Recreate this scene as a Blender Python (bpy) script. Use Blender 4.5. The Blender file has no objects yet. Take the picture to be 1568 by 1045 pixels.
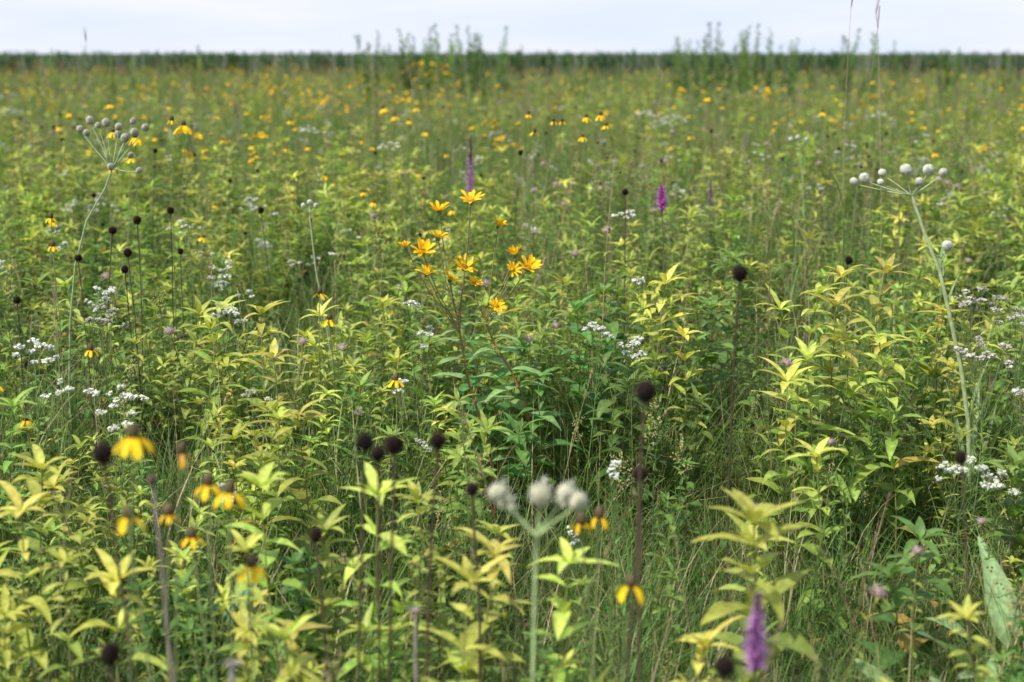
import bpy, math, random
from mathutils import Vector, noise
R = random.Random(7)
U = R.uniform
V = Vector
sc = bpy.context.scene

# ------------------------------------------------------------ materials
def leafmat(name, trans=0.35, rough=0.5, spec=0.35, var=0.5, hue=0.03, warm=(1.15,1.2,0.7), gain=1.0):
    m = bpy.data.materials.new(name); m.use_nodes = True
    nt = m.node_tree; N = nt.nodes; L = nt.links; N.clear()
    out = N.new('ShaderNodeOutputMaterial')
    at = N.new('ShaderNodeAttribute'); at.attribute_name = 'Col'
    ar = N.new('ShaderNodeAttribute'); ar.attribute_name = 'rnd'
    oi = N.new('ShaderNodeObjectInfo')
    ad = N.new('ShaderNodeMath'); ad.operation='ADD'; L.new(oi.outputs['Random'], ad.inputs[0]); L.new(ar.outputs['Fac'], ad.inputs[1])
    f0 = N.new('ShaderNodeMath'); f0.operation='FRACT'; L.new(ad.outputs[0], f0.inputs[0])
    hs = N.new('ShaderNodeHueSaturation')
    mr = N.new('ShaderNodeMapRange'); mr.inputs['To Min'].default_value = gain*(1-var/2); mr.inputs['To Max'].default_value = gain*(1+var/2)
    L.new(f0.outputs[0], mr.inputs['Value'])
    mul = N.new('ShaderNodeMath'); mul.operation = 'MULTIPLY'; mul.inputs[1].default_value = 7.31
    fr = N.new('ShaderNodeMath'); fr.operation = 'FRACT'
    L.new(f0.outputs[0], mul.inputs[0]); L.new(mul.outputs[0], fr.inputs[0])
    mh = N.new('ShaderNodeMapRange'); mh.inputs['To Min'].default_value = 0.5-hue; mh.inputs['To Max'].default_value = 0.5+hue
    L.new(fr.outputs[0], mh.inputs['Value'])
    tc = N.new('ShaderNodeTexCoord')
    nz = N.new('ShaderNodeTexNoise'); nz.inputs['Scale'].default_value = 60; nz.inputs['Detail'].default_value = 1
    L.new(tc.outputs['Object'], nz.inputs['Vector'])
    mn = N.new('ShaderNodeMapRange'); mn.inputs['From Min'].default_value = .3; mn.inputs['From Max'].default_value = .7
    mn.inputs['To Min'].default_value = .78; mn.inputs['To Max'].default_value = 1.2
    L.new(nz.outputs['Fac'], mn.inputs['Value'])
    mm = N.new('ShaderNodeMath'); mm.operation = 'MULTIPLY'
    L.new(mr.outputs[0], mm.inputs[0]); L.new(mn.outputs[0], mm.inputs[1])
    L.new(mm.outputs[0], hs.inputs['Value']); L.new(mh.outputs[0], hs.inputs['Hue'])
    L.new(at.outputs['Color'], hs.inputs['Color'])
    p = N.new('ShaderNodeBsdfPrincipled'); p.inputs['Roughness'].default_value = rough
    p.inputs['Specular IOR Level'].default_value = spec
    L.new(hs.outputs[0], p.inputs['Base Color'])
    if trans > 0:
        t = N.new('ShaderNodeBsdfTranslucent')
        vm = N.new('ShaderNodeVectorMath'); vm.operation = 'MULTIPLY'; vm.inputs[1].default_value = warm
        L.new(hs.outputs[0], vm.inputs[0]); L.new(vm.outputs[0], t.inputs['Color'])
        mx = N.new('ShaderNodeMixShader'); mx.inputs[0].default_value = trans
        L.new(p.outputs[0], mx.inputs[1]); L.new(t.outputs[0], mx.inputs[2]); L.new(mx.outputs[0], out.inputs[0])
    else:
        L.new(p.outputs[0], out.inputs[0])
    return m
M_LEAF = leafmat('leaf_surface', .38, gain=1.25)
M_STEM = leafmat('stem_surface', 0, .6, .25, .4, .02, gain=1.15)
M_PETAL = leafmat('petal_surface', .3, .6, .15, .15, .006, (1.1,1.05,.9), gain=1.05)
M_SEED = leafmat('seed_head_surface', 0, .9, .1, .2, .01)
MATS = [M_LEAF, M_STEM, M_PETAL, M_SEED]

# ------------------------------------------------------------ mesh builder
def mixc(a, b, t): return tuple(a[i]*(1-t)+b[i]*t for i in range(3))
def jit(c, a=.15):
    k = 1+U(-a, a); return (c[0]*k*(1+U(-a,a)*.4), c[1]*k, c[2]*k*(1+U(-a,a)*.4))
lance = lambda t: max(.06, math.sin(math.pi*min(1, t**.72))**.95) if t < .999 else .02
ovate = lambda t: max(.1, math.sin(math.pi*min(1, t**.6))**.8) if t < .999 else .02
petal = lambda t: (.35+.65*math.sin(math.pi*min(1, t*.62+.05)))*(1 if t < .85 else .55) if t < .99 else .12
bladep = lambda t: max(.04, (1-t)**.55*min(1, t*6+.5))

class MB:
    def __init__(s): s.v=[]; s.f=[]; s.c=[]; s.m=[]
    def tube(s, pts, r0, r1, c0, c1=None, sides=5, mat=1):
        c1 = c1 or c0; n = len(pts); b = len(s.v)
        for i, p in enumerate(pts):
            p = V(p)
            d = (V(pts[min(i+1,n-1)])-V(pts[max(i-1,0)]))
            d = d.normalized() if d.length > 1e-7 else V((0,0,1))
            a = d.cross(V((1,.3,0)))
            if a.length < .1: a = d.cross(V((0,1,0)))
            a.normalize(); e = d.cross(a)
            t = i/(n-1); r = r0*(1-t)+r1*t; c = mixc(c0, c1, t)
            for k in range(sides):
                q = 2*math.pi*k/sides
                s.v.append(tuple(p+(a*math.cos(q)+e*math.sin(q))*r)); s.c.append(c)
        for i in range(n-1):
            for k in range(sides):
                k2 = (k+1)%sides
                s.f.append((b+i*sides+k, b+i*sides+k2, b+(i+1)*sides+k2, b+(i+1)*sides+k)); s.m.append(mat)
    def ribbon(s, base, d, n, L, W, prof, c0, c1, bend=.5, seg=5, fold=.25, mid=True, mat=0, wave=0.):
        d = V(d).normalized(); n = V(n); n = (n-d*n.dot(d))
        if n.length < 1e-4: n = d.cross(V((.3,.9,.1)))
        n.normalize(); p = V(base); b = len(s.v); side = d.cross(n)
        a = bend/seg; w_ = 3 if mid else 2; ph = U(0,6)
        for i in range(seg+1):
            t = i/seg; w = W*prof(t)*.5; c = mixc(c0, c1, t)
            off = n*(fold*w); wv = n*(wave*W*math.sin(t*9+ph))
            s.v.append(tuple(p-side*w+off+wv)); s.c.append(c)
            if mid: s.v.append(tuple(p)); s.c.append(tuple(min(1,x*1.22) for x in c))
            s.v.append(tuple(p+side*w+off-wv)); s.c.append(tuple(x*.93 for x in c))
            p = p+d*(L/seg)
            d, n = d*math.cos(a)-n*math.sin(a), n*math.cos(a)+d*math.sin(a)
        for i in range(seg):
            for k in range(w_-1):
                q = b+i*w_+k
                s.f.append((q, q+1, q+w_+1, q+w_)); s.m.append(mat)
        return p
    def ball(s, c, rx, rz, col, nu=9, nv=6, mat=3, axis=None, col2=None):
        b = len(s.v); c = V(c); z = V(axis or (0,0,1)).normalized(); x = z.orthogonal().normalized(); y = z.cross(x)
        for j in range(nv+1):
            ph = math.pi*j/nv
            for i in range(nu):
                th = 2*math.pi*i/nu
                s.v.append(tuple(c+x*(rx*math.sin(ph)*math.cos(th))+y*(rx*math.sin(ph)*math.sin(th))+z*(-rz*math.cos(ph))))
                s.c.append(mixc(col, col2 or col, j/nv))
        for j in range(nv):
            for i in range(nu):
                i2=(i+1)%nu
                s.f.append((b+j*nu+i, b+j*nu+i2, b+(j+1)*nu+i2, b+(j+1)*nu+i)); s.m.append(mat)
    def spikes(s, c, rx, rz, n, ln, w, col, col2, mat=3, axis=None, lo=-.95):
        c = V(c); z = V(axis or (0,0,1)).normalized(); x = z.orthogonal().normalized(); y = z.cross(x)
        for k in range(n):
            h = lo+(1-lo)*(k+.5)/n; q = k*2.39996+U(-.1,.1); rr = math.sqrt(max(0,1-h*h))
            dl = V((rr*math.cos(q), rr*math.sin(q), h))
            p = c+x*(dl.x*rx*.92)+y*(dl.y*rx*.92)+z*(dl.z*rz*.92)
            d = (x*dl.x+y*dl.y+z*dl.z).normalized()
            a = d.orthogonal().normalized(); e = d.cross(a); b = len(s.v)
            for i in range(3):
                t = 2.094*i; s.v.append(tuple(p+(a*math.cos(t)+e*math.sin(t))*w)); s.c.append(col)
            s.v.append(tuple(p+d*ln*U(.75,1.2))); s.c.append(col2)
            for i in range(3): s.f.append((b+i, b+(i+1)%3, b+3)); s.m.append(mat)
    def mesh(s, name):
        me = bpy.data.meshes.new(name); me.from_pydata(s.v, [], s.f)
        for m in MATS: me.materials.append(m)
        me.polygons.foreach_set('material_index', s.m)
        me.polygons.foreach_set('use_smooth', [True]*len(s.f))
        at = me.attributes.new('Col', 'FLOAT_COLOR', 'POINT')
        fl = []
        for c in s.c: fl += [c[0], c[1], c[2], 1]
        at.data.foreach_set('color', fl); me.update(); return me

def dirv(az, el): return V((math.cos(az)*math.cos(el), math.sin(az)*math.cos(el), math.sin(el)))
UP = V((0,0,1))
def curve(p0, p1, bow=.03, n=7):
    p0=V(p0); p1=V(p1); o=V((U(-1,1),U(-1,1),0))*bow*(p1-p0).length
    return [p0.lerp(p1,i/n)+o*math.sin(math.pi*i/n)+V((U(-1,1),U(-1,1),0))*.002 for i in range(n+1)]

# palette (linear base colours)
GR = (.10,.175,.038); GR2=(.145,.225,.05); TAN=(.42,.34,.19); DG=(.055,.118,.032)
YG=(.42,.44,.085); MG=(.175,.262,.048); LG=(.078,.152,.034)
BLK=(.018,.012,.011); YEL=(.84,.50,.010); WHT=(.84,.86,.82)

# ------------------------------------------------------------ species
# bending outward: normal points inward-up so positive bend tips the blade outward
def grass_tuft(nb=55, h=.5, fine=1., dry=.15, rad=.15):
    b = MB()
    for _ in range(nb):
        q=U(0,6.28); r=rad*math.sqrt(U(0,1)); az=q+U(-1,1)
        hh=h*U(.45,1.15); el=U(1.0,1.5); d=dirv(az,el)
        if U(0,1)<dry: c0,c1=jit(TAN,.25),jit(TAN,.2)
        else: c0,c1=jit(LG,.25), jit(mixc(GR,GR2,U(0,1.2)),.25)
        n=V((-math.cos(az),-math.sin(az),.4))
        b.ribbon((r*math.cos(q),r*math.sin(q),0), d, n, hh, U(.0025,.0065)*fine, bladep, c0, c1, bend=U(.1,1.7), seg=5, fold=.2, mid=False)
    return b

def leafy(h=.7, L=.11, yel=1., nst=1, W=.27, top=YG, midc=MG, low=LG, stem=(.18,.19,.06), flower=None, gap=.07):
    b = MB()
    for s in range(nst):
        bx,by=(U(-.09,.09),U(-.09,.09)) if nst>1 else (0,0)
        hh=h*U(.7,1.) if s else h
        tp=V((bx+U(-.09,.09),by+U(-.09,.09),hh)); pts=curve((bx,by,0),tp,.04,8)
        b.tube(pts,.0028,.0016,mixc(stem,(.18,.08,.04),U(0,.6)),stem,5)
        z=.10*hh; az=U(0,6.28)
        while z<hh*.96:
            t=z/hh; i=min(7,int(t*8)); p=pts[i].lerp(pts[i+1],t*8-i)
            sz=L*(.6+.5*math.sin(math.pi*min(1,t*.9+.1)))*U(.75,1.2)
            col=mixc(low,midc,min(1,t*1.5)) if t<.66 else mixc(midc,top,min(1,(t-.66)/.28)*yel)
            for k in range(2):
                if t<.35 and U(0,1)<.4: continue
                a=az+k*math.pi+U(-.4,.4); el=U(.0,.65)+.2*t
                c=jit(col,.2)
                if t<.5 and U(0,1)<.08: c=jit((.34,.24,.06),.2)
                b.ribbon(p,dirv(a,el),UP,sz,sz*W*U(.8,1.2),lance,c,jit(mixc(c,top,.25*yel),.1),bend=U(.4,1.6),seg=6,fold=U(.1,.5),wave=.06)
                if U(0,1)<.3 and t>.3:
                    b.ribbon(p,dirv(a+.5,1.0),UP,sz*.55,sz*.14,lance,c,c,bend=.4,seg=3)
            az+=math.pi/2+U(-.2,.2); z+=gap*U(.7,1.25)*(1-.3*t)
        for k in range(7):
            a=az+k*.9+U(-.2,.2); c=jit(mixc(midc,top,yel),.15)
            b.ribbon(pts[-1],dirv(a,U(.1,1.0)),UP,L*U(.45,.95),L*.2,lance,c,c,bend=U(.3,1.2),seg=4,fold=.35)
        if flower=='berg':
            c=pts[-1]+V((0,0,.012))
            b.ball(c,.013,.012,(.36,.27,.20),7,5)
            b.spikes(c,.013,.012,40,.016,.0018,(.42,.30,.34),(.66,.50,.62),2,lo=-.3)
    return b

def goldenrod(h=.8, col=GR, L=.06, plume=False, nst=1, dens=55, W=.17, spread=.09):
    b=MB()
    for s in range(nst):
        bx,by=(U(-spread,spread),U(-spread,spread)) if nst>1 else (0,0); hh=h*U(.7,1)
        pts=curve((bx,by,0),(bx+U(-.09,.09),by+U(-.09,.09),hh),.03,7)
        b.tube(pts,.0024,.0012,(.16,.16,.06),col,4)
        n=int(hh*dens); az=U(0,6)
        for i in range(n):
            t=.1+.9*(i+.5)/n; j=min(6,int(t*7)); p=pts[j].lerp(pts[j+1],t*7-j)
            l=L*U(.75,1.2)*(1.1-.55*t); c=jit(mixc(mixc(LG,col,.5),mixc(col,MG,.8),t),.2)
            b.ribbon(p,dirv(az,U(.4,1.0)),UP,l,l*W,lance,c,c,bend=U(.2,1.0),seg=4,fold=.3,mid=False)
            az+=2.4
        if plume:
            for k in range(14):
                t=.8+.2*k/14; j=min(6,int(t*7)); p=pts[j].lerp(pts[j+1],t*7-j)
                e=p+dirv(U(0,6.28),U(.3,1.))*U(.02,.05)
                b.tube([p,e],.0008,.0006,col,None,3)
                for q in range(6):
                    b.ball(p.lerp(e,U(.3,1))+V((U(-1,1),U(-1,1),U(-1,1)))*.005,.003,.0035,jit((.50,.46,.20),.2),4,3,2)
    return b

def floret(b,c,r,col=WHT):
    n=(V((U(-.6,.6),U(-.6,.6),1))).normalized(); x=n.orthogonal().normalized(); y=n.cross(x); q0=U(0,6)
    s=len(b.v); b.v.append(tuple(c)); b.c.append((.6,.6,.35))
    for k in range(10):
        rr=r*(1.0 if k%2 else .6); q=q0+k*.6283
        b.v.append(tuple(V(c)+x*rr*math.cos(q)+y*rr*math.sin(q)+n*r*.25)); b.c.append(col)
    for k in range(10): b.f.append((s,s+1+k,s+1+(k+1)%10)); b.m.append(2)

def whiteflower(h=.7, spread=.07, dens=1., col=WHT, heads=9, fr=.0055, hr=.015):
    b=MB(); fork=h*.72
    pts=curve((0,0,0),(U(-.04,.04),U(-.04,.04),fork),.03,6)
    b.tube(pts,.0022,.0014,(.14,.16,.06),(.15,.22,.07),4)
    az=0
    for i in range(int(26*dens)):
        t=.15+.85*i/26; j=min(5,int(t*6)); p=pts[j].lerp(pts[j+1],min(1,t*6-j)); l=U(.03,.055)
        b.ribbon(p,dirv(az,U(.3,.9)),UP,l,l*.14,lance,jit(GR2,.2),jit(GR2,.2),bend=.5,seg=3,mid=False); az+=2.4
    for k in range(heads):
        a=k*2.4+U(-.3,.3); r=spread*math.sqrt((k+.4)/heads)*U(.8,1.2)
        e=pts[-1]+V((r*math.cos(a),r*math.sin(a),h-fork+U(-.04,.018)-r*.25))
        st=pts[-1].lerp(pts[-2],U(0,.8))
        m=st.lerp(e,.5)+V((math.cos(a),math.sin(a),0))*r*.15
        b.tube([st,m,e],.0011,.0008,(.15,.22,.07),None,3)
        b.ribbon(m,dirv(a,.5),UP,.025,.004,lance,GR2,GR2,bend=.5,seg=3,mid=False)
        sz=U(.6,1.25)
        for q in range(int(14*dens*sz)):
            rr=hr*sz*math.sqrt(U(0,1)); qa=U(0,6.28)
            c=e+V((rr*math.cos(qa),rr*math.sin(qa),U(-.004,.005)-rr*.35))
            b.tube([e-V((0,0,.012)),c],.0005,.0005,(.22,.28,.12),None,3)
            floret(b,c,fr*U(.7,1.15),jit(col,.08))
            b.ball(c-V((0,0,.002)),fr*.55,.004,mixc(col,(.4,.45,.3),.3),4,3,2)
    return b

def spike_head(b, c, r=.013, col=BLK, tip=(.05,.035,.025), n=230, axis=None, el=1.0):
    b.ball(c, r*.8, r*.82*el, col, 10, 7, 3, axis)
    b.spikes(c, r*.8, r*.82*el, n, r*.5, r*.07, col, tip, 3, axis)

def seedstalk(head, r=.0135, stem=(.07,.045,.032), base=(0,0,0), thick=.0026, leaves=True):
    b=MB(); head=V(head); pts=curve(base, head, .02, 9)
    b.tube(pts, thick, thick*.75, mixc(stem,(.10,.09,.04),.5), stem, 6)
    spike_head(b, head+V((0,0,r*.5)), r, axis=(U(-.2,.2),U(-.2,.2),1), el=U(.9,1.2))
    for k in range(9):
        a=k*.7; b.ribbon(head-V((0,0,r*.35)),dirv(a,-.3),UP,r*.9,.003,lance,(.07,.045,.03),(.06,.045,.03),bend=.6,seg=2,mid=False,mat=1)
    if leaves:
        for k in range(7):
            i=U(.08,.5); j=int(i*9); p=pts[j].lerp(pts[j+1],i*9-j); l=U(.06,.12); c=jit(LG if U(0,1)<.6 else (.13,.09,.04),.2)
            b.ribbon(p,dirv(U(0,6.28),.6),UP,l,l*.2,lance,c,c,bend=1.5,seg=5,wave=.1)
    return b

def yellow_cone(b, head, npet=8, L=.032, droop=1.0, col=YEL, r=.0085, coneh=.012):
    head=V(head); a0=U(0,6)
    b.ball(head+V((0,0,coneh*.6)), r, coneh, (.10,.06,.025), 9, 6, 3, None, (.12,.11,.06))
    b.spikes(head+V((0,0,coneh*.6)), r, coneh, 70, .002, .0012, (.07,.04,.02), (.14,.09,.05), 3)
    for k in range(npet):
        a=a0+k*6.283/npet+U(-.15,.15)
        if U(0,1)<.1: continue
        b.ribbon(head+V((math.cos(a),math.sin(a),0))*r*.8, dirv(a,-.45), UP, L*U(.85,1.12), L*.42, petal, jit(col,.06), jit(mixc(col,(.88,.64,.03),.5),.06), bend=droop*U(.7,1.25), seg=6, fold=U(-.25,.1), mat=2, wave=.04)

def coneflower(head, base=(0,0,0), thick=.0017, **kw):
    b=MB(); head=V(head); pts=curve(base, head, .035, 9)
    b.tube(pts, thick*1.2, thick*.8, (.12,.15,.05), (.18,.22,.09), 5)
    yellow_cone(b, head, **kw)
    for k in range(9):
        i=U(.08,.6); j=int(i*9); p=pts[j].lerp(pts[j+1],i*9-j); l=U(.06,.11); c=jit(MG,.2); a=U(0,6.28)
        for s_ in (-.5,0,.5):
            b.ribbon(p,dirv(a+s_,.6),UP,l*(1 if s_==0 else .7),l*.1,lance,c,c,bend=.8,seg=4,mid=False)
    return b

def sunflower_head(b, c, n, size=.03, cup=.6, npet=11):
    c=V(c); n=V(n).normalized(); x=n.orthogonal().normalized(); y=n.cross(x); a0=U(0,6)
    b.ball(c+n*.002, size*.24, size*.16, (.45,.26,.02), 8, 5, 3, n)
    b.spikes(c+n*.002, size*.24, size*.16, 36, .003, .0013, (.42,.25,.02), (.6,.4,.03), 3, n, lo=0)
    b.ball(c-n*.005, size*.22, size*.22, (.14,.2,.05), 8, 5, 0, n)
    for k in range(npet):
        a=a0+k*6.283/npet+U(-.15,.15); o=x*math.cos(a)+y*math.sin(a)
        el=cup*U(.6,1.3); d=o*math.cos(el)+n*math.sin(el); nn=n*math.cos(el)-o*math.sin(el)
        b.ribbon(c+o*size*.18, d, nn, size*U(.8,1.15), size*.31, petal, jit((.84,.42,.008),.08), jit((.88,.56,.015),.08), bend=U(-.3,.8), seg=5, fold=.3, mat=2, wave=.05)
    for k in range(9):
        a=k*.7; o=x*math.cos(a)+y*math.sin(a)
        b.ribbon(c-n*.005+o*size*.15, o+n*.2, n, size*.4, size*.12, lance, MG, MG, bend=-.3, seg=3)

def sunclump(h=.95, n=5):
    b=goldenrod(h*.9,MG,.07,False,2)
    for k in range(n):
        p=V((U(-.16,.16),U(-.16,.16),h*U(.85,1.08)))
        b.tube(curve((p.x*.3,p.y*.3,h*.3),p,.03,4),.0018,.0014,MG,GR2,4)
        sunflower_head(b,p,(U(-.6,.6),U(-.9,.3),U(.5,1)),U(.024,.034),U(.2,.7),9)
    return b

def purple_spike(h, z0, z1, r=.014, col=(.45,.16,.50), stem=(.14,.14,.06), topgray=.35, dense=1.):
    b=MB(); pts=curve((0,0,0),(U(-.02,.02),U(-.02,.02),h),.015,9)
    b.tube(pts,.003,.002,stem,(.15,.12,.1),5)
    n=int(620*dense)
    for i in range(n):
        z=U(z0,z1); t=(z-z0)/(z1-z0); j=min(8,int(z/h*9)); p=pts[j].lerp(pts[j+1],z/h*9-j)
        rr=r*(1-.45*t*t); a=U(0,6.28)
        if t>1-topgray: c=jit((.34,.20,.27),.2); rr*=.75
        else: c=jit(col,.25)
        b.ribbon(p,dirv(a,U(-.1,.8)),UP,rr*U(.5,1.2),.0032,lance,mixc(c,(.25,.12,.22),.3),c,bend=U(-.6,.6),seg=3,mid=False,mat=2)
    for i in range(40):
        z=U(.1,1)*z0; j=min(8,int(z/h*9)); p=pts[j].lerp(pts[j+1],z/h*9-j)
        b.ribbon(p,dirv(U(0,6.28),.7),UP,U(.05,.10),.004,bladep,jit(GR2),jit(GR2),bend=.7,seg=4,mid=False)
    return b

def drystalk(h=.9, kind=0):
    b=MB(); c=jit(mixc(TAN,(.16,.10,.06),U(0,.8)),.2); top=V((U(-.15,.15),U(-.15,.15),h)); pts=curve((0,0,0),top,.04,9)
    b.tube(pts,.0019,.0009,c,c,4)
    if kind==0:
        for k in range(26):
            t=U(.82,1); j=min(8,int(t*9)); p=pts[j].lerp(pts[j+1],t*9-j)
            b.ribbon(p,dirv(U(0,6.28),1.2),UP,.018,.004,lance,c,jit((.45,.36,.24)),bend=.2,seg=2,mid=False)
    elif kind==1:
        for k in range(7):
            t=U(.6,1); j=min(8,int(t*9)); p=pts[j].lerp(pts[j+1],t*9-j); e=p+dirv(U(0,6.28),.9)*U(.04,.1)
            b.tube([p,e],.0009,.0006,c,None,3); b.ball(e,.005,.006,jit((.16,.10,.06),.3),6,4)
    for k in range(3):
        t=U(.2,.7); j=int(t*9); p=pts[j].lerp(pts[j+1],t*9-j)
        b.ribbon(p,dirv(U(0,6.28),1.1),UP,U(.12,.3),.005,bladep,jit(mixc(c,MG,.5)),c,bend=U(.8,2.),seg=7,mid=False)
    return b

def bluestem(h=1.8):
    b=MB(); pts=curve((0,0,0),(U(-.1,.1),U(-.1,.1),h),.025,10)
    b.tube(pts,.0024,.0008,(.20,.23,.09),(.34,.26,.17),5)
    for a in range(4):
        e=pts[-1]+dirv(U(0,6.28),1.35)*U(.05,.09)
        b.tube([pts[-1]-V((0,0,.02)),e],.0016,.0007,(.28,.19,.14),None,4)
    for k in range(8):
        t=U(.05,.6); j=int(t*10); p=pts[j].lerp(pts[j+1],t*10-j)
        b.ribbon(p,dirv(U(0,6.28),1.25),UP,U(.25,.5),.007,bladep,jit(GR),jit(GR2),bend=U(.7,1.8),seg=8,mid=False)
    return b

def corn(h=1.7):
    b=MB(); pts=curve((0,0,0),(U(-.05,.05),U(-.05,.05),h*.9),.02,8)
    b.tube(pts,.012,.006,DG,GR,6); az=U(0,6)
    for k in range(15):
        t=.12+.85*k/15; j=min(7,int(t*8)); p=pts[j].lerp(pts[j+1],t*8-j)
        c=jit((.04,.10,.03),.25)
        b.ribbon(p,dirv(az+U(-.4,.4),1.1),UP,U(.35,.6),.075,lance,c,c,bend=U(1.,2.),seg=6,fold=.3,mid=False); az+=math.pi*.9
    return b

def bigleaves(n=7, h=.5, W=.1, col=(.07,.16,.05), el=(1.1,1.45)):
    b=MB()
    for k in range(n):
        a=U(0,6.28); l=h*U(.7,1.1); c=jit(col,.15)
        p=V((U(-.03,.03),U(-.03,.03),0)); d=dirv(a,U(*el))
        b.tube([p,p+d*l*.4],.004,.003,mixc(col,(.3,.3,.15),.4),None,5)
        b.ribbon(p+d*l*.38,d,V((-math.cos(a),-math.sin(a),.4)),l*.65,W*U(.7,1.1),ovate,c,jit(c,.1),bend=U(.3,1.3),seg=10,fold=.25,wave=.06)
    return b

def rattlesnake(path, heads, junction, stemr=.006, hr=.018, col=(.76,.78,.71), stemcol=(.27,.36,.17), leaves=True, sp=.42):
    b=MB(); b.tube([V(p) for p in path], stemr, stemr*.6, stemcol, mixc(stemcol,(.5,.55,.35),.35), 8)
    J=V(junction)
    for (x,y,z,s) in heads:
        e=V((x,y,z)); r=hr*s; e=e-V((0,0,r*.8))
        m=J.lerp(e,.5)+V((0,0,U(-.006,.004)))
        b.tube([J,m,e],.0024,.0016,mixc(stemcol,(.5,.55,.35),.35),None,6)
        ax=(e-m).normalized()*.5+V((0,0,.6)); ax.normalize(); c=e+ax*r*.7
        b.ball(c,r*.68,r*.76,mixc(col,(.36,.42,.24),.55),12,8,2,ax)
        b.spikes(c,r*.68,r*.76,130,r*sp,r*.12,mixc(col,(.40,.46,.28),.5),mixc(col,(.95,.96,.9),.7),2,ax)
        for k in range(7):
            o=dirv(k*.9,.1); b.ribbon(c-ax*r*.8,o,ax,r*.9,.003,lance,stemcol,col,bend=-.3,seg=2,mid=False)
    for k in range(5):
        b.ribbon(J,dirv(k*1.26,.5),UP,.035,.005,lance,stemcol,stemcol,bend=.3,seg=3)
    if leaves:
        for k in range(9):
            a=U(0,6.28); c=jit((.14,.22,.09),.15)
            b.ribbon(path[0],dirv(a,U(1.0,1.45)),V((-math.cos(a),-math.sin(a),.4)),U(.35,.6),.028,bladep,c,jit(c,.1),bend=U(.3,1.2),seg=9,fold=.35)
    return b

# ------------------------------------------------------------ instancing
YSPLIT=9.0
def _inst(name, col, nvar, pts, realize):
    me=bpy.data.meshes.new(name); me.from_pydata([(p[0],p[1],-.01) for p in pts],[],[])
    a=me.attributes.new('rot','FLOAT_VECTOR','POINT'); fl=[]
    for p in pts: fl+=[p[3],p[4],p[2]]
    a.data.foreach_set('vector',fl)
    a=me.attributes.new('scl','FLOAT','POINT'); a.data.foreach_set('value',[p[5] for p in pts])
    a=me.attributes.new('rnd','FLOAT','POINT'); a.data.foreach_set('value',[R.random() for p in pts])
    a=me.attributes.new('idx','INT','POINT'); a.data.foreach_set('value',[R.randrange(nvar) for p in pts])
    ob=bpy.data.objects.new(name,me); sc.collection.objects.link(ob)
    ng=bpy.data.node_groups.new(name+'_scatter','GeometryNodeTree')
    ng.interface.new_socket('Geometry',in_out='INPUT',socket_type='NodeSocketGeometry')
    ng.interface.new_socket('Geometry',in_out='OUTPUT',socket_type='NodeSocketGeometry')
    N=ng.nodes; L=ng.links
    gi=N.new('NodeGroupInput'); go=N.new('NodeGroupOutput')
    ci=N.new('GeometryNodeCollectionInfo'); ci.inputs['Collection'].default_value=col
    ci.inputs['Separate Children'].default_value=True; ci.inputs['Reset Children'].default_value=True
    ip=N.new('GeometryNodeInstanceOnPoints'); ip.inputs['Pick Instance'].default_value=True
    def na(n,t):
        q=N.new('GeometryNodeInputNamedAttribute'); q.data_type=t; q.inputs['Name'].default_value=n; return q.outputs['Attribute']
    er=N.new('FunctionNodeEulerToRotation')
    L.new(na('rot','FLOAT_VECTOR'),er.inputs[0]); L.new(er.outputs[0],ip.inputs['Rotation'])
    L.new(na('scl','FLOAT'),ip.inputs['Scale']); L.new(na('idx','INT'),ip.inputs['Instance Index'])
    L.new(gi.outputs[0],ip.inputs['Points']); L.new(ci.outputs[0],ip.inputs['Instance'])
    if realize:
        rl=N.new('GeometryNodeRealizeInstances'); L.new(ip.outputs[0],rl.inputs[0]); L.new(rl.outputs[0],go.inputs[0])
    else: L.new(ip.outputs[0],go.inputs[0])
    md=ob.modifiers.new('scatter','NODES'); md.node_group=ng
def instancer(name, builders, pts):
    """pts: list of (x,y,rotz,tiltx,tilty,scale)"""
    col=bpy.data.collections.new(name+'_variants')
    for i,b in enumerate(builders):
        me=b.mesh('%s_variant_%02d'%(name,i)); o=bpy.data.objects.new('%s_variant_%02d'%(name,i),me); col.objects.link(o)
    near=[p for p in pts if p[1]<YSPLIT]; far=[p for p in pts if p[1]>=YSPLIT]
    if near: _inst(name,col,len(builders),near,True)
    if far: _inst(name,col,len(builders),far,False)

def hw(y): return .44*y+.8
BANDS=[(1.45,6),(6,14),(14,34),(34,76)]
def scatter(dens, s=(.8,1.15), patch=0., pscale=.8, seed=0, tilt=.12, keep=None, sfun=None):
    out=[]
    for (y0,y1),d in zip(BANDS,dens):
        area=.44*(y1*y1-y0*y0)+1.6*(y1-y0); n=int(area*d)
        for _ in range(n):
            while True:
                y=U(y0,y1); x=U(-hw(y1),hw(y1))
                if abs(x)<hw(y): break
            if patch>0:
                k=noise.noise(V((x*pscale,y*pscale*.7,seed*13.7)))
                if U(-.5,.5)*(1-patch)+k*1.4*patch<-.0: continue
            if keep and U(0,1)>keep(x,y): continue
            q=U(*s)*(sfun(x,y) if sfun else 1)
            out.append((x,y,U(0,6.28),R.gauss(0,tilt),R.gauss(0,tilt),q))
    return out
def hollow(x,y):   # short-grass hollow, right of centre
    k=((x-.62)/.55)**2+((y-3.6)/.9)**2
    if k<1: return .2
    k2=((x+.15)/.45)**2+((y-3.7)/.7)**2
    k3=((x-1.25)/.22)**2+((y-3.75)/.5)**2
    return .4 if k<1.6 or k2<1 or k3<1 else 1
def hs(x,y):       # canopy is lower close to the path
    k3=((x-1.3)/.25)**2+((y-3.85)/.55)**2
    return min(1.05,.72+.055*max(0,y-2.2))*(.7 if k3<1 else 1)
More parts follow.
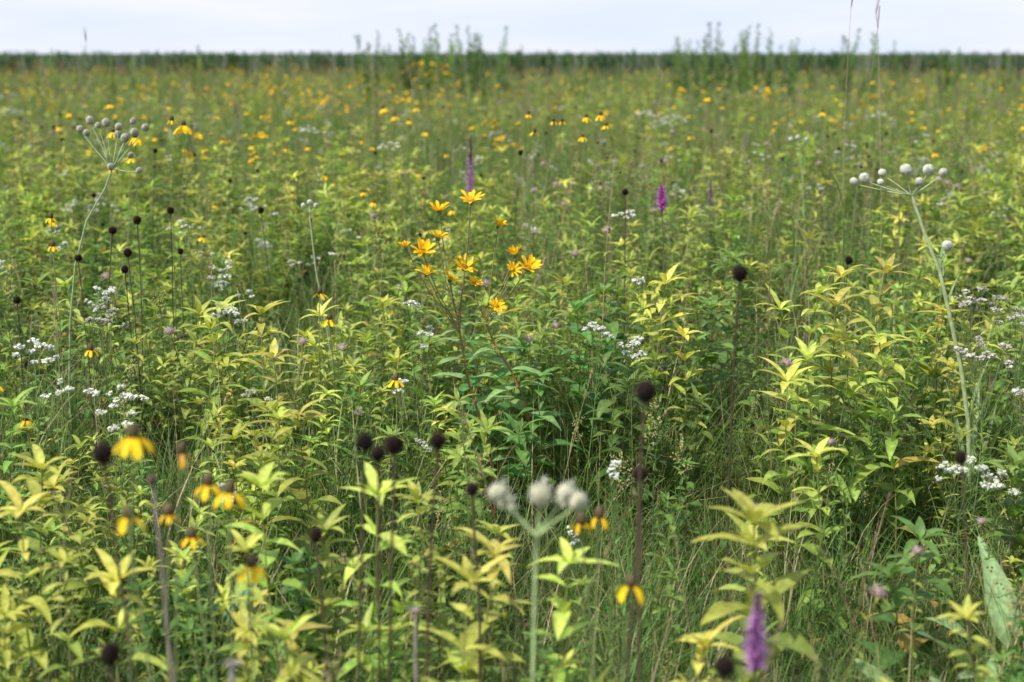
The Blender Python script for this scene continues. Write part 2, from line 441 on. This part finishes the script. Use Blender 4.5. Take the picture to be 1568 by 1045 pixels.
def hsg(x,y): return hs(x,y)*(.8 if hollow(x,y)<.3 else 1)

instancer('prairie_grass',[grass_tuft(70,U(.4,.64),U(.8,1.2),U(.04,.28)) for _ in range(8)],
          scatter((46,19,6,1.8),(.75,1.3),sfun=hsg))
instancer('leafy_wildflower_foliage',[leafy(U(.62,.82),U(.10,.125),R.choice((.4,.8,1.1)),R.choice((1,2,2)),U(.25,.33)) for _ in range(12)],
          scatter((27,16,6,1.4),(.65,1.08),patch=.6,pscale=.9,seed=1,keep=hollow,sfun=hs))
instancer('goldenrod_foliage',[goldenrod(U(.65,.85),R.choice((GR,DG,GR2)),U(.05,.08),i%3==0,R.choice((1,2,3))) for i in range(8)],
          scatter((12,11,5,2.2),(.7,1.2),patch=.4,pscale=.7,seed=2,keep=lambda x,y:.5+.5*hollow(x,y),sfun=hs))
instancer('dark_leafy_foliage',[leafy(U(.5,.7),U(.08,.12),.3,2,.42,(.17,.26,.05),(.10,.18,.04),(.05,.1,.028)) for _ in range(6)],
          scatter((15,10,3.5,1.1),(.7,1.05),patch=.35,pscale=1.1,seed=3,keep=lambda x,y:.3+.7*hollow(x,y),sfun=hs))
instancer('white_flowering_herbs',[whiteflower(U(.65,.85),U(.03,.07),.8,heads=R.choice((3,5,8))) for _ in range(6)],
          scatter((1.8,2.6,1.1,.25),(.75,1.15),patch=.6,pscale=.5,seed=4,sfun=hs))
instancer('pale_bergamot_plants',[leafy(U(.7,.85),.06,.4,1,.28,flower='berg') for _ in range(4)],
          scatter((2.5,2.4,1.2,.4),(.8,1.1),patch=.5,pscale=.6,seed=5,sfun=hs))
def yl(x,y): return 1.0 if x<-.05*y else .45
instancer('yellow_coneflowers',[coneflower((U(-.08,.08),U(-.08,.08),U(.8,1.05)),npet=8,L=U(.03,.038),droop=U(.3,1.1)) for _ in range(7)],
          scatter((.25,1.9,1.8,.9),(.8,1.15),patch=.75,pscale=.3,seed=6,keep=yl,sfun=lambda x,y:1.05 if y>10 else .9))
instancer('yellow_sunflower_clumps',[sunclump(U(.85,1.05),R.choice((2,3,5,7))) for _ in range(6)],
          scatter((0,.22,.5,.38),(.8,1.12),patch=.8,pscale=.25,seed=16,keep=yl))
instancer('coneflower_seed_heads',[seedstalk((U(-.08,.08),U(-.08,.08),U(.8,1.05)),U(.010,.0135)) for _ in range(5)],
          scatter((.15,1.8,1.8,.5),(.8,1.1),patch=.5,pscale=.3,seed=7))
instancer('dry_stalks',[drystalk(U(.7,1.2),i%2) for i in range(8)],
          scatter((11,13,7.5,2.),(.75,1.15),patch=.2,seed=8,sfun=hs))
instancer('purple_blazing_stars',[purple_spike(1.0,.72,.98,.022,(.55,.30,.62),dense=.4) for _ in range(2)],
          scatter((0,.03,.12,.12),(.9,1.2),seed=9))
instancer('tall_bluestem_grass',[bluestem(U(1.1,1.5)) for _ in range(5)],
          scatter((.8,2.6,1.8,.8),(.7,1.02),seed=10,patch=.3,pscale=.3,sfun=lambda x,y:.75 if y<8 else 1))

# horizon
tall=[]
for (cx,sg,n,s0,s1) in ((-2.6,.8,12,.9,1.05),(-1.4,.45,9,.95,1.1),(-3.8,.3,4,.85,1.0),(6.0,.35,7,.95,1.1),(7.6,.7,12,.9,1.08),(9.1,.3,6,.9,1.02),(4.9,.3,4,.82,.95)):
    for _ in range(n): tall.append((R.gauss(cx,sg),U(38,43),U(0,6.28),R.gauss(0,.06),R.gauss(0,.06),U(s0,s1)))
for _ in range(45): tall.append((U(-16,17),U(38,44),U(0,6.28),R.gauss(0,.05),R.gauss(0,.05),U(.66,.86)))
instancer('tall_cup_plants',[goldenrod(2.3,(.055,.125,.04),.30,False,R.choice((1,2,2)),24,.34,.22) for _ in range(6)],tall)
cp=[]
for _ in range(1500):
    cp.append((U(-48,48),U(74,77),U(0,6.28),R.gauss(0,.05),R.gauss(0,.05),U(.86,1.06)))
instancer('distant_corn_rows',[corn(1.74) for _ in range(5)],cp)

# ------------------------------------------------------------ hero plants
def place(name,b,x,y,rz=0,s=1,z=0):
    o=bpy.data.objects.new(name,b.mesh(name) if isinstance(b,MB) else b); o.location=(x,y,z); o.rotation_euler=(0,0,rz); o.scale=(s,s,s)
    sc.collection.objects.link(o); return o

# dark seed heads: head x, y, z, radius, lean of base
for (x,y,z,r,lx) in [(.517,3.2,1.10,.0165,.01),(.224,2.3,1.035,.0165,-.03),(.220,2.35,.885,.0135,-.01),(-.247,2.3,.955,.0145,-.05),
        (-.232,2.38,.915,.0125,-.05),(-.198,2.3,.95,.0155,-.03),(-.129,2.4,.935,.0135,-.03),(-.076,2.6,.775,.011,.0),(-.378,2.6,.68,.0125,.0),
        (-.648,2.2,.97,.016,.02),(-.642,2.1,.65,.0165,.0),(.322,2.0,.68,.015,0),
        (-1.41,5,.977,.014,-.05),(-1.33,5,1.01,.014,-.04),(-1.33,4.9,.914,.014,0),(-1.355,4.9,.85,.013,.02),(-1.537,5,.88,.013,.03),
        (-1.32,5.5,.995,.013,-.02),(-1.15,6.5,.885,.014,.03),(1.309,5.5,.80,.015,-.02),(.476,6,1.018,.013,0),(-1.62,4.6,.80,.012,0),(-1.25,5.3,.86,.011,0)]:
    place('coneflower_seed_head',seedstalk((-lx,U(-.03,.03),z),r,thick=.0032 if y<3 else .0026,leaves=y>3),x+lx,y)
# yellow drooping coneflowers
for (x,y,z,L,lx,dr,np_) in [(-.552,2.0,1.05,.036,.03,.9,8),(-.594,2.1,.895,.030,.02,1.1,7),(-.456,2.2,.903,.032,.02,1.2,6),(-.51,2.3,.888,.028,.01,1.0,7),
        (-.406,2.1,.815,.030,.02,1.1,7),(-.568,2.4,.758,.022,0,.9,6),(-.584,2.3,.83,.02,0,1.3,5),(.122,2.4,.785,.022,0,1.5,4),(.155,2.4,.79,.024,0,1.4,4),
        (.193,2.2,.75,.032,0,1.2,4),(-1.261,5.5,1.325,.048,.05,.9,9),(-1.444,5.5,1.28,.043,.03,.8,8),(-1.33,5.6,1.34,.02,0,.9,5),
        (.36,7,1.29,.03,0,1,7),(.43,7,1.30,.035,0,.9,8),(.35,7.1,1.19,.03,0,1,7),(.47,7.2,1.24,.026,0,1,7),(.11,7,1.22,.03,0,1.,6),(.08,7.1,1.30,.024,0,1,6),
        (.20,7,1.27,.022,0,1,5),(.25,7.2,1.26,.022,0,1,5),(-.362,4.3,.60,.03,0,.7,7),(-.66,4.8,.79,.03,0,.5,7),(-.60,4.6,.74,.028,0,.8,6),(-1.30,4.3,.70,.026,0,1.1,6),
        (-1.62,5,1.03,.024,0,1,6),(-1.62,5,.93,.026,0,1.1,6),(-1.55,4.4,.45,.03,0,1,7),(-1.52,4.1,.64,.026,0,1,6),(-1.78,6.4,1.25,.035,0,.8,8),(-1.65,6.2,1.15,.03,0,.8,8)]:
    place('yellow_coneflower',coneflower((-lx,U(-.02,.02),z),thick=.0019,npet=np_,L=L,droop=dr,r=.0095 if y<3 else .009,coneh=.013),x+lx,y)
# faded orange coneflower
place('faded_coneflower',coneflower((0,0,.97),npet=4,L=.026,droop=1.4,col=(.55,.26,.06)),-.53,2.2)
# brighter clumps further back (left and centre)
for (x,y,s) in [(-2.05,9.5,1.05),(-1.75,9.6,1.0),(-.22,11,1.0),(-.05,11.2,.98),(-4.0,15,1.05),(-2.9,18,1.1),(-5.5,17,1.05),(.6,17,1.05),(3.2,18,1.1),(5.0,20,1.0),(-6.5,26,1.1),(-1.3,26,1.3),(-1.6,27,1.35)]:
    place('yellow_sunflower_clump',sunclump(1.0,8),x,y,U(0,6),s)

# sunflower hero
b=MB(); SX,SY=-.05,4.6
st=(.22,.13,.06); sg=(.18,.19,.07)
def T(p): return V((p[0]-SX,p[1],p[2]))
s1=[T(p) for p in [(-.05,0,0),(-.07,.0,.24),(-.10,0,.38),(-.145,.02,.52),(-.165,.02,.64),(-.18,.02,.74)]]
s2=[T(p) for p in [(.06,.02,0),(.08,0,.27),(.045,0,.46),(.0,0,.56),(-.06,0,.66),(-.10,.02,.76)]]
b.tube(s1,.0048,.0032,(.22,.07,.04),st,7); b.tube(s2,.0048,.0032,(.22,.07,.04),st,7)
FL=[(-.237,1.096,.030,0),(-.131,1.134,.031,0),(-.0445,1.048,.022,1),(-.24,1.012,.028,0),(-.344,.987,.018,0),(-.287,.974,.033,0),(-.275,.903,.024,0),
    (-.20,.878,.026,0),(-.156,.908,.032,0),(-.126,.855,.02,1),(-.051,.788,.024,1),(.002,.915,.022,1),(.011,.952,.024,1),(.051,.916,.034,1)]
for (x,z,s,k) in FL:
    J=s2[-1] if k else s1[-1]
    e=T((x,U(-.09,.03),z)); m=J.lerp(e,.5)+V(((e.x-J.x)*.12,0,-.01))
    b.tube([J.lerp((s2 if k else s1)[-2],U(0,.6)),m,e],.0024,.0018,st,sg,6)
    n=V((U(-.6,.6),U(-.8,0),U(.7,1.2)))
    sunflower_head(b,e,n,s*1.3,cup=U(.5,1.15),npet=R.choice((10,11,12,13)))
    b.ribbon(m,dirv(U(0,6.28),.5),UP,U(.04,.07),.014,lance,jit(MG),jit(MG),bend=.7,seg=5)
for S in (s1,s2):
    az=.3
    for i,t in enumerate((.22,.36,.5,.62,.73,.83,.92,.98)):
        j=min(4,int(t*5)); p=S[j].lerp(S[j+1],t*5-j)
        for k in (0,math.pi):
            l=(.14,.15,.15,.15,.13,.11,.08,.07)[i]; c=jit((.20,.31,.11),.12)
            b.ribbon(p,dirv(az+k+U(-.2,.2),U(.1,.5)),UP,l,l*.36,lance,c,jit(mixc(c,(.28,.36,.12),.4),.08),bend=U(.4,1.0),seg=8,fold=.25,wave=.04)
        az+=(1.2 if i%2 else -1.0)
place('wild_sunflower',b,SX,SY)

# rattlesnake master, right
RX,RY=1.51,4.5
path=[(0,0,0),(0,0,.18),(-.02,0,.42),(-.055,0,.60),(-.11,0,.80),(-.145,0,.92),(-.20,.0,1.04),(-.245,0,1.155)]
heads=[(-.43,-.02,1.205,.72),(-.385,.02,1.213,.95),(-.35,-.03,1.203,.6),(-.33,.03,1.228,.7),(-.272,-.02,1.24,1.08),(-.235,-.03,1.205,.75),(-.195,.02,1.238,1.0),(-.155,0,1.232,.75)]
b=rattlesnake(path,heads,(-.245,0,1.155),stemr=.0085,hr=.0195)
for (zz,xx,a,l) in ((.05,0,1.2,.5),(.1,0,1.9,.45),(.42,-.02,.5,.22),(.60,-.05,2.7,.16),(.80,-.11,.4,.12),(.92,-.145,1.0,.09)):
    b.ribbon((xx,0,zz),dirv(a,1.35),V((-math.cos(a),-math.sin(a),.3)),l,.03 if l>.3 else .016,bladep,(.16,.26,.12),(.2,.3,.14),bend=.35,seg=8,fold=.5)
place('rattlesnake_master',b,RX,RY)
b2=rattlesnake([(-.13,0,.90),(-.135,0,.95)],[(-.128,-.01,1.0,1.0)],(-.135,0,.955),stemr=.003,leaves=False,hr=.019)
o2=place('side_branch',b2,0,0); o2.parent=bpy.data.objects['rattlesnake_master']
# left
LX,LY=-1.60,5.0
path=[(0,0,0),(.0,0,.40),(.02,0,.66),(.05,0,.86),(.10,0,1.02),(.17,0,1.13),(.20,0,1.20)]
H=[(120,193),(135,180),(150,187),(161,183),(176,201),(182,189),(200,181),(206,196),(220,190),(170,247),(195,232),(213,252),(140,197),(192,205)]
heads=[((u-170)*.0023+.203+.0,U(-.05,.05),1.345-(v-190)*.0023,U(.65,.95)) for u,v in H]
b=rattlesnake(path,heads,(.20,0,1.20),stemr=.0042,col=(.50,.45,.34))
place('rattlesnake_master',b,LX,LY)
# smaller, further back
b=rattlesnake([(.12,0,0),(.06,0,.5),(.02,0,.75),(0,0,.98)],[(-.02,0,1.01,.6),(.0,.02,1.02,.7),(.025,0,1.01,.6)],(0,0,.98),stemr=.0045)
place('rattlesnake_master',b,-.80,5.6)
b=rattlesnake([(.10,0,0),(.06,0,.5),(.03,0,.9),(0,0,1.08)],[(-.04,0,1.12,.8),(.0,.02,1.13,.9),(.04,0,1.12,.8)],(0,0,1.08),stemr=.004,col=(.7,.72,.6))
place('rattlesnake_master',b,1.62,8.1)
# foreground: loose, ragged, fluffy old heads
b=rattlesnake([(-.02,0,0),(-.015,0,.4),(-.01,0,.7),(-.006,0,.905)],[(-.06,.0,.968,.8),(-.050,.03,.945,.7),(.0,0,.965,1.0),(.036,.02,.960,.85),(.052,-.02,.962,.8)],(-.006,0,.90),stemr=.0042,hr=.0145,col=(.74,.68,.48),stemcol=(.24,.32,.10),sp=.85)
for (x,z) in ((-.056,.975),(.005,.978),(.044,.975),(.03,.955),(-.045,.95)):
    for _ in range(26):
        b.ribbon((x,0,z),dirv(U(0,6.28),U(-.6,1.4)),UP,U(.010,.019),.003,lance,(.6,.58,.42),(.85,.86,.76),bend=U(-.8,.8),seg=2,mid=False,mat=2)
place('rattlesnake_master',b,.042,2.0)

# purple spikes
place('purple_blazing_star',purple_spike(1.23,.95,1.225,.032,(.68,.32,.72),topgray=.4,dense=1.5),-.205,6.5)
place('purple_blazing_star',purple_spike(1.10,1.00,1.095,.036,(.78,.24,.80),topgray=.1),.596,5.5)
place('purple_blazing_star',purple_spike(.78,.65,.775,.024,(.62,.30,.68),topgray=.25),.364,2.1)
place('purple_blazing_star',purple_spike(.9,.7,.88,.02,topgray=.3),1.2,8.5)

# white flowers
for (x,y,z,sp,hd,c) in [(-1.046,5,.71,.075,14,WHT),(-1.08,5.2,.775,.03,5,WHT),(-1.41,4.8,.81,.03,5,WHT),(-1.316,4.6,.77,.06,9,(.5,.52,.45)),(-1.443,4.2,.742,.07,9,WHT),
        (-1.129,4,.657,.08,10,WHT),(-1.289,4,.676,.05,5,WHT),(-1.086,3.7,.638,.06,4,WHT),(.244,4.4,.78,.045,6,WHT),(.366,4.4,.71,.045,7,WHT),
        (1.506,4.4,.87,.08,14,(.55,.53,.48)),(1.398,4.2,.75,.09,14,(.58,.56,.5)),(1.58,4.4,.80,.07,12,(.6,.58,.52)),(1.44,3.95,.68,.05,7,(.6,.6,.55)),(1.246,3.7,.53,.085,14,(.72,.76,.66)),(1.31,3.65,.5,.05,8,(.72,.76,.66)),(.468,6.2,.924,.05,6,WHT),
        (-.335,4.8,.66,.04,4,WHT),(-.344,4.8,.766,.04,4,WHT),(-.33,4.5,.56,.03,3,WHT),(-.80,9,1.05,.07,9,WHT),(1.3,14,1.05,.16,20,WHT),(1.55,14,1.02,.16,20,WHT),(1.42,13.6,.98,.14,16,WHT),
        (.47,5.5,.72,.03,4,WHT),(-.65,3.2,.6,.03,3,WHT),(.28,3.3,.62,.02,3,WHT),(-5.6,16,1.0,.16,20,WHT),(-1.7,12,1.0,.14,16,WHT),(3.8,15,1.,.14,14,WHT)]:
    place('white_wildflower',whiteflower(z,sp,heads=hd,col=c,fr=.0066),x,y)

# pale-leaved leafy plants at the places where they stand out
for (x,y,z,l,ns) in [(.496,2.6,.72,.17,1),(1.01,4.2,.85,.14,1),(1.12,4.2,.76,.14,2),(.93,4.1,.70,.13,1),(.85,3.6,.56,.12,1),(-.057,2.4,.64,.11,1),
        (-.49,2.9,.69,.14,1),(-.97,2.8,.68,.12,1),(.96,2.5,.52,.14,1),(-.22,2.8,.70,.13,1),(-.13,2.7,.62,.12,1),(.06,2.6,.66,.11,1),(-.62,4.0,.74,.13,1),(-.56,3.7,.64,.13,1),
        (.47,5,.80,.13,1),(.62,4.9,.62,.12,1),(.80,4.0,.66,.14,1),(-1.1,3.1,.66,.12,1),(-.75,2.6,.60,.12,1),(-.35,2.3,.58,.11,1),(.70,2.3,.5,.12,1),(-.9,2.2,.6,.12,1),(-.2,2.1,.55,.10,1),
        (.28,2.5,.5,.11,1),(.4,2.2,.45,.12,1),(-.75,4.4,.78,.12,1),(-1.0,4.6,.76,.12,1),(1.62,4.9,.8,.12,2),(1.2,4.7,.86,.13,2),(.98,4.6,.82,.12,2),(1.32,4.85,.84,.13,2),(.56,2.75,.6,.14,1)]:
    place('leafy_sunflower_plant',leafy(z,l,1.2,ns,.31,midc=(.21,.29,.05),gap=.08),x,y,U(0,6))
# fuller dark-green plants behind the hollow
for (x,y,z) in [(.25,4.9,.72),(.4,5.2,.78),(.6,5.3,.8),(.1,5.1,.74),(.75,5.0,.7),(.15,4.5,.55),(.33,4.6,.58),(-.25,5.1,.75),(.9,5.5,.8),(-.1,4.9,.6),(1.05,3.3,.42),(1.5,3.7,.5)]:
    place('dark_leafy_plant',leafy(z,.13,.3,2,.40,(.16,.27,.06),(.095,.19,.045),(.05,.115,.03)),x,y,U(0,6))
# bottom broad leaves and dock
place('broadleaf_dock',bigleaves(5,.62,.065,(.13,.24,.10)),.125,1.95)
place('broadleaf_dock',bigleaves(6,.58,.09,(.07,.15,.045)),-.10,2.15)
place('broadleaf_dock',bigleaves(8,.46,.10,(.17,.27,.12),(.6,1.3)),1.22,3.2)
place('broadleaf_dock',bigleaves(8,.42,.09,(.15,.25,.10),(.6,1.2)),1.00,2.75)
place('broadleaf_dock',bigleaves(6,.42,.08,(.12,.22,.09),(.6,1.2)),-.72,3.3)
# tall grass stalks against the sky on the right
for (x,y,h) in ((1.47,6,1.80),(1.60,6.1,1.78),(1.52,6.4,1.72),(-2.7,9,1.68),(1.75,6.8,1.4),(1.3,6.6,1.25)):
    place('tall_grass_stalk',bluestem(h),x,y)
place('dead_flower_stalk',drystalk(1.25,1),.338,5)
place('dead_flower_stalk',drystalk(.98,0),.85,4.3)
place('dead_flower_stalk',drystalk(1.02,0),-.56,5.2)
b=MB(); b.tube(curve((0,0,0),(.01,0,.72),.02,8),.006,.004,(.28,.25,.22),(.35,.32,.29),7)
for k in range(8): b.ribbon((.01,0,.72),dirv(k*.8,.3),UP,.02,.006,lance,(.25,.2,.2),(.2,.16,.16),bend=.5,seg=3)
place('dead_flower_stalk',b,-.42,1.95)
b=MB(); b.tube(curve((0,0,0),(-.06,0,.97),.02,8),.0035,.0025,(.2,.14,.12),(.25,.2,.18),6); spike_head(b,(-.06,0,.97),.009,(.12,.08,.07),(.2,.14,.12),60)
place('dead_flower_stalk',b,-.48,2.05)
b=MB(); b.tube(curve((0,0,0),(.0,0,.70),.02,8),.0035,.0025,(.2,.16,.14),(.25,.2,.18),6)
for k in range(7): b.ribbon((0,0,.70),dirv(k*.9,.5),UP,.016,.005,lance,(.25,.2,.18),(.2,.16,.15),bend=.5,seg=3)
place('dead_flower_stalk',b,-.16,2.2)

# ------------------------------------------------------------ ground
n=90; xs=[math.sinh((i/n*2-1)*6.5)*6.2 for i in range(n+1)]
vs=[];fs=[]
for yv in xs:
    for xv in xs:
        vs.append((xv,yv+6,(-.015+.015*noise.noise(V((xv*.8,yv*.8,0)))) if abs(xv)<90 and abs(yv)<90 else -.015))
for j in range(n):
    for i in range(n):
        a=j*(n+1)+i; fs.append((a,a+1,a+n+2,a+n+1))
me=bpy.data.meshes.new('ground'); me.from_pydata(vs,[],fs); me.polygons.foreach_set('use_smooth',[True]*len(fs))
g=bpy.data.objects.new('ground',me); sc.collection.objects.link(g)
m=bpy.data.materials.new('meadow_soil'); m.use_nodes=True; nt=m.node_tree; N=nt.nodes; L=nt.links; p=N['Principled BSDF']
tc=N.new('ShaderNodeTexCoord'); nz=N.new('ShaderNodeTexNoise'); nz.inputs['Scale'].default_value=9; nz.inputs['Detail'].default_value=8
cr=N.new('ShaderNodeValToRGB'); cr.color_ramp.elements[0].position=.35; cr.color_ramp.elements[0].color=(.03,.04,.015,1)
cr.color_ramp.elements[1].position=.7; cr.color_ramp.elements[1].color=(.09,.11,.038,1)
L.new(tc.outputs['Object'],nz.inputs['Vector']); L.new(nz.outputs['Fac'],cr.inputs[0]); L.new(cr.outputs[0],p.inputs['Base Color']); p.inputs['Roughness'].default_value=.95
bp=N.new('ShaderNodeBump'); bp.inputs['Distance'].default_value=.02; L.new(nz.outputs['Fac'],bp.inputs['Height']); L.new(bp.outputs[0],p.inputs['Normal'])
me.materials.append(m)

# ------------------------------------------------------------ light
EL,AZ=math.radians(52),math.radians(-128)   # azimuth measured from +Y clockwise: sun behind-left
sd=V((math.sin(AZ)*math.cos(EL),math.cos(AZ)*math.cos(EL),math.sin(EL)))
w=bpy.data.worlds.new('World'); sc.world=w; w.use_nodes=True; nt=w.node_tree; N=nt.nodes; L=nt.links
bg=N['Background']; sky=N.new('ShaderNodeTexSky'); sky.sky_type='NISHITA'; sky.sun_disc=False
sky.sun_elevation=EL; sky.sun_rotation=AZ; sky.air_density=1.2; sky.dust_density=1.5
tc=N.new('ShaderNodeTexCoord'); sp=N.new('ShaderNodeSeparateXYZ'); L.new(tc.outputs['Generated'],sp.inputs[0])
mr=N.new('ShaderNodeMapRange'); mr.inputs['From Min'].default_value=.0; mr.inputs['From Max'].default_value=.6; mr.inputs['To Min'].default_value=.92; mr.inputs['To Max'].default_value=.3
L.new(sp.outputs['Z'],mr.inputs['Value'])
mp=N.new('ShaderNodeMapping'); mp.inputs['Scale'].default_value=(3,3,22); L.new(tc.outputs['Generated'],mp.inputs[0])
nz=N.new('ShaderNodeTexNoise'); nz.inputs['Scale'].default_value=1.3; nz.inputs['Detail'].default_value=5; L.new(mp.outputs[0],nz.inputs['Vector'])
cr=N.new('ShaderNodeValToRGB'); cr.color_ramp.elements[0].position=.38; cr.color_ramp.elements[0].color=(.72,.80,1.0,1)
cr.color_ramp.elements[1].position=.66; cr.color_ramp.elements[1].color=(.86,.88,.99,1); L.new(nz.outputs['Fac'],cr.inputs[0])
sca=N.new('ShaderNodeVectorMath'); sca.operation='SCALE'; sca.inputs['Scale'].default_value=8.4; L.new(cr.outputs[0],sca.inputs[0])
mx=N.new('ShaderNodeMix'); mx.data_type='RGBA'; L.new(mr.outputs[0],mx.inputs['Factor']); L.new(sky.outputs[0],mx.inputs[6]); L.new(sca.outputs[0],mx.inputs[7])
L.new(mx.outputs[2],bg.inputs['Color']); bg.inputs['Strength'].default_value=.138
sl=bpy.data.lights.new('sun','SUN'); sl.energy=5.0; sl.angle=math.radians(1.2); sl.color=(1,.955,.88)
so=bpy.data.objects.new('sun',sl); so.rotation_euler=sd.to_track_quat('Z','Y').to_euler(); sc.collection.objects.link(so)

# ------------------------------------------------------------ camera
cd=bpy.data.cameras.new('camera'); cd.lens=50; cd.sensor_width=36; cd.clip_start=.05; cd.clip_end=6000
cd.dof.use_dof=True; cd.dof.focus_distance=4.5; cd.dof.aperture_fstop=2.7
co=bpy.data.objects.new('camera',cd); co.location=(0,0,1.6); co.rotation_euler=(math.radians(90-11.47),0,0)
sc.collection.objects.link(co); sc.camera=co
sc.view_settings.view_transform='Standard'; sc.view_settings.look='None'; sc.view_settings.exposure=0
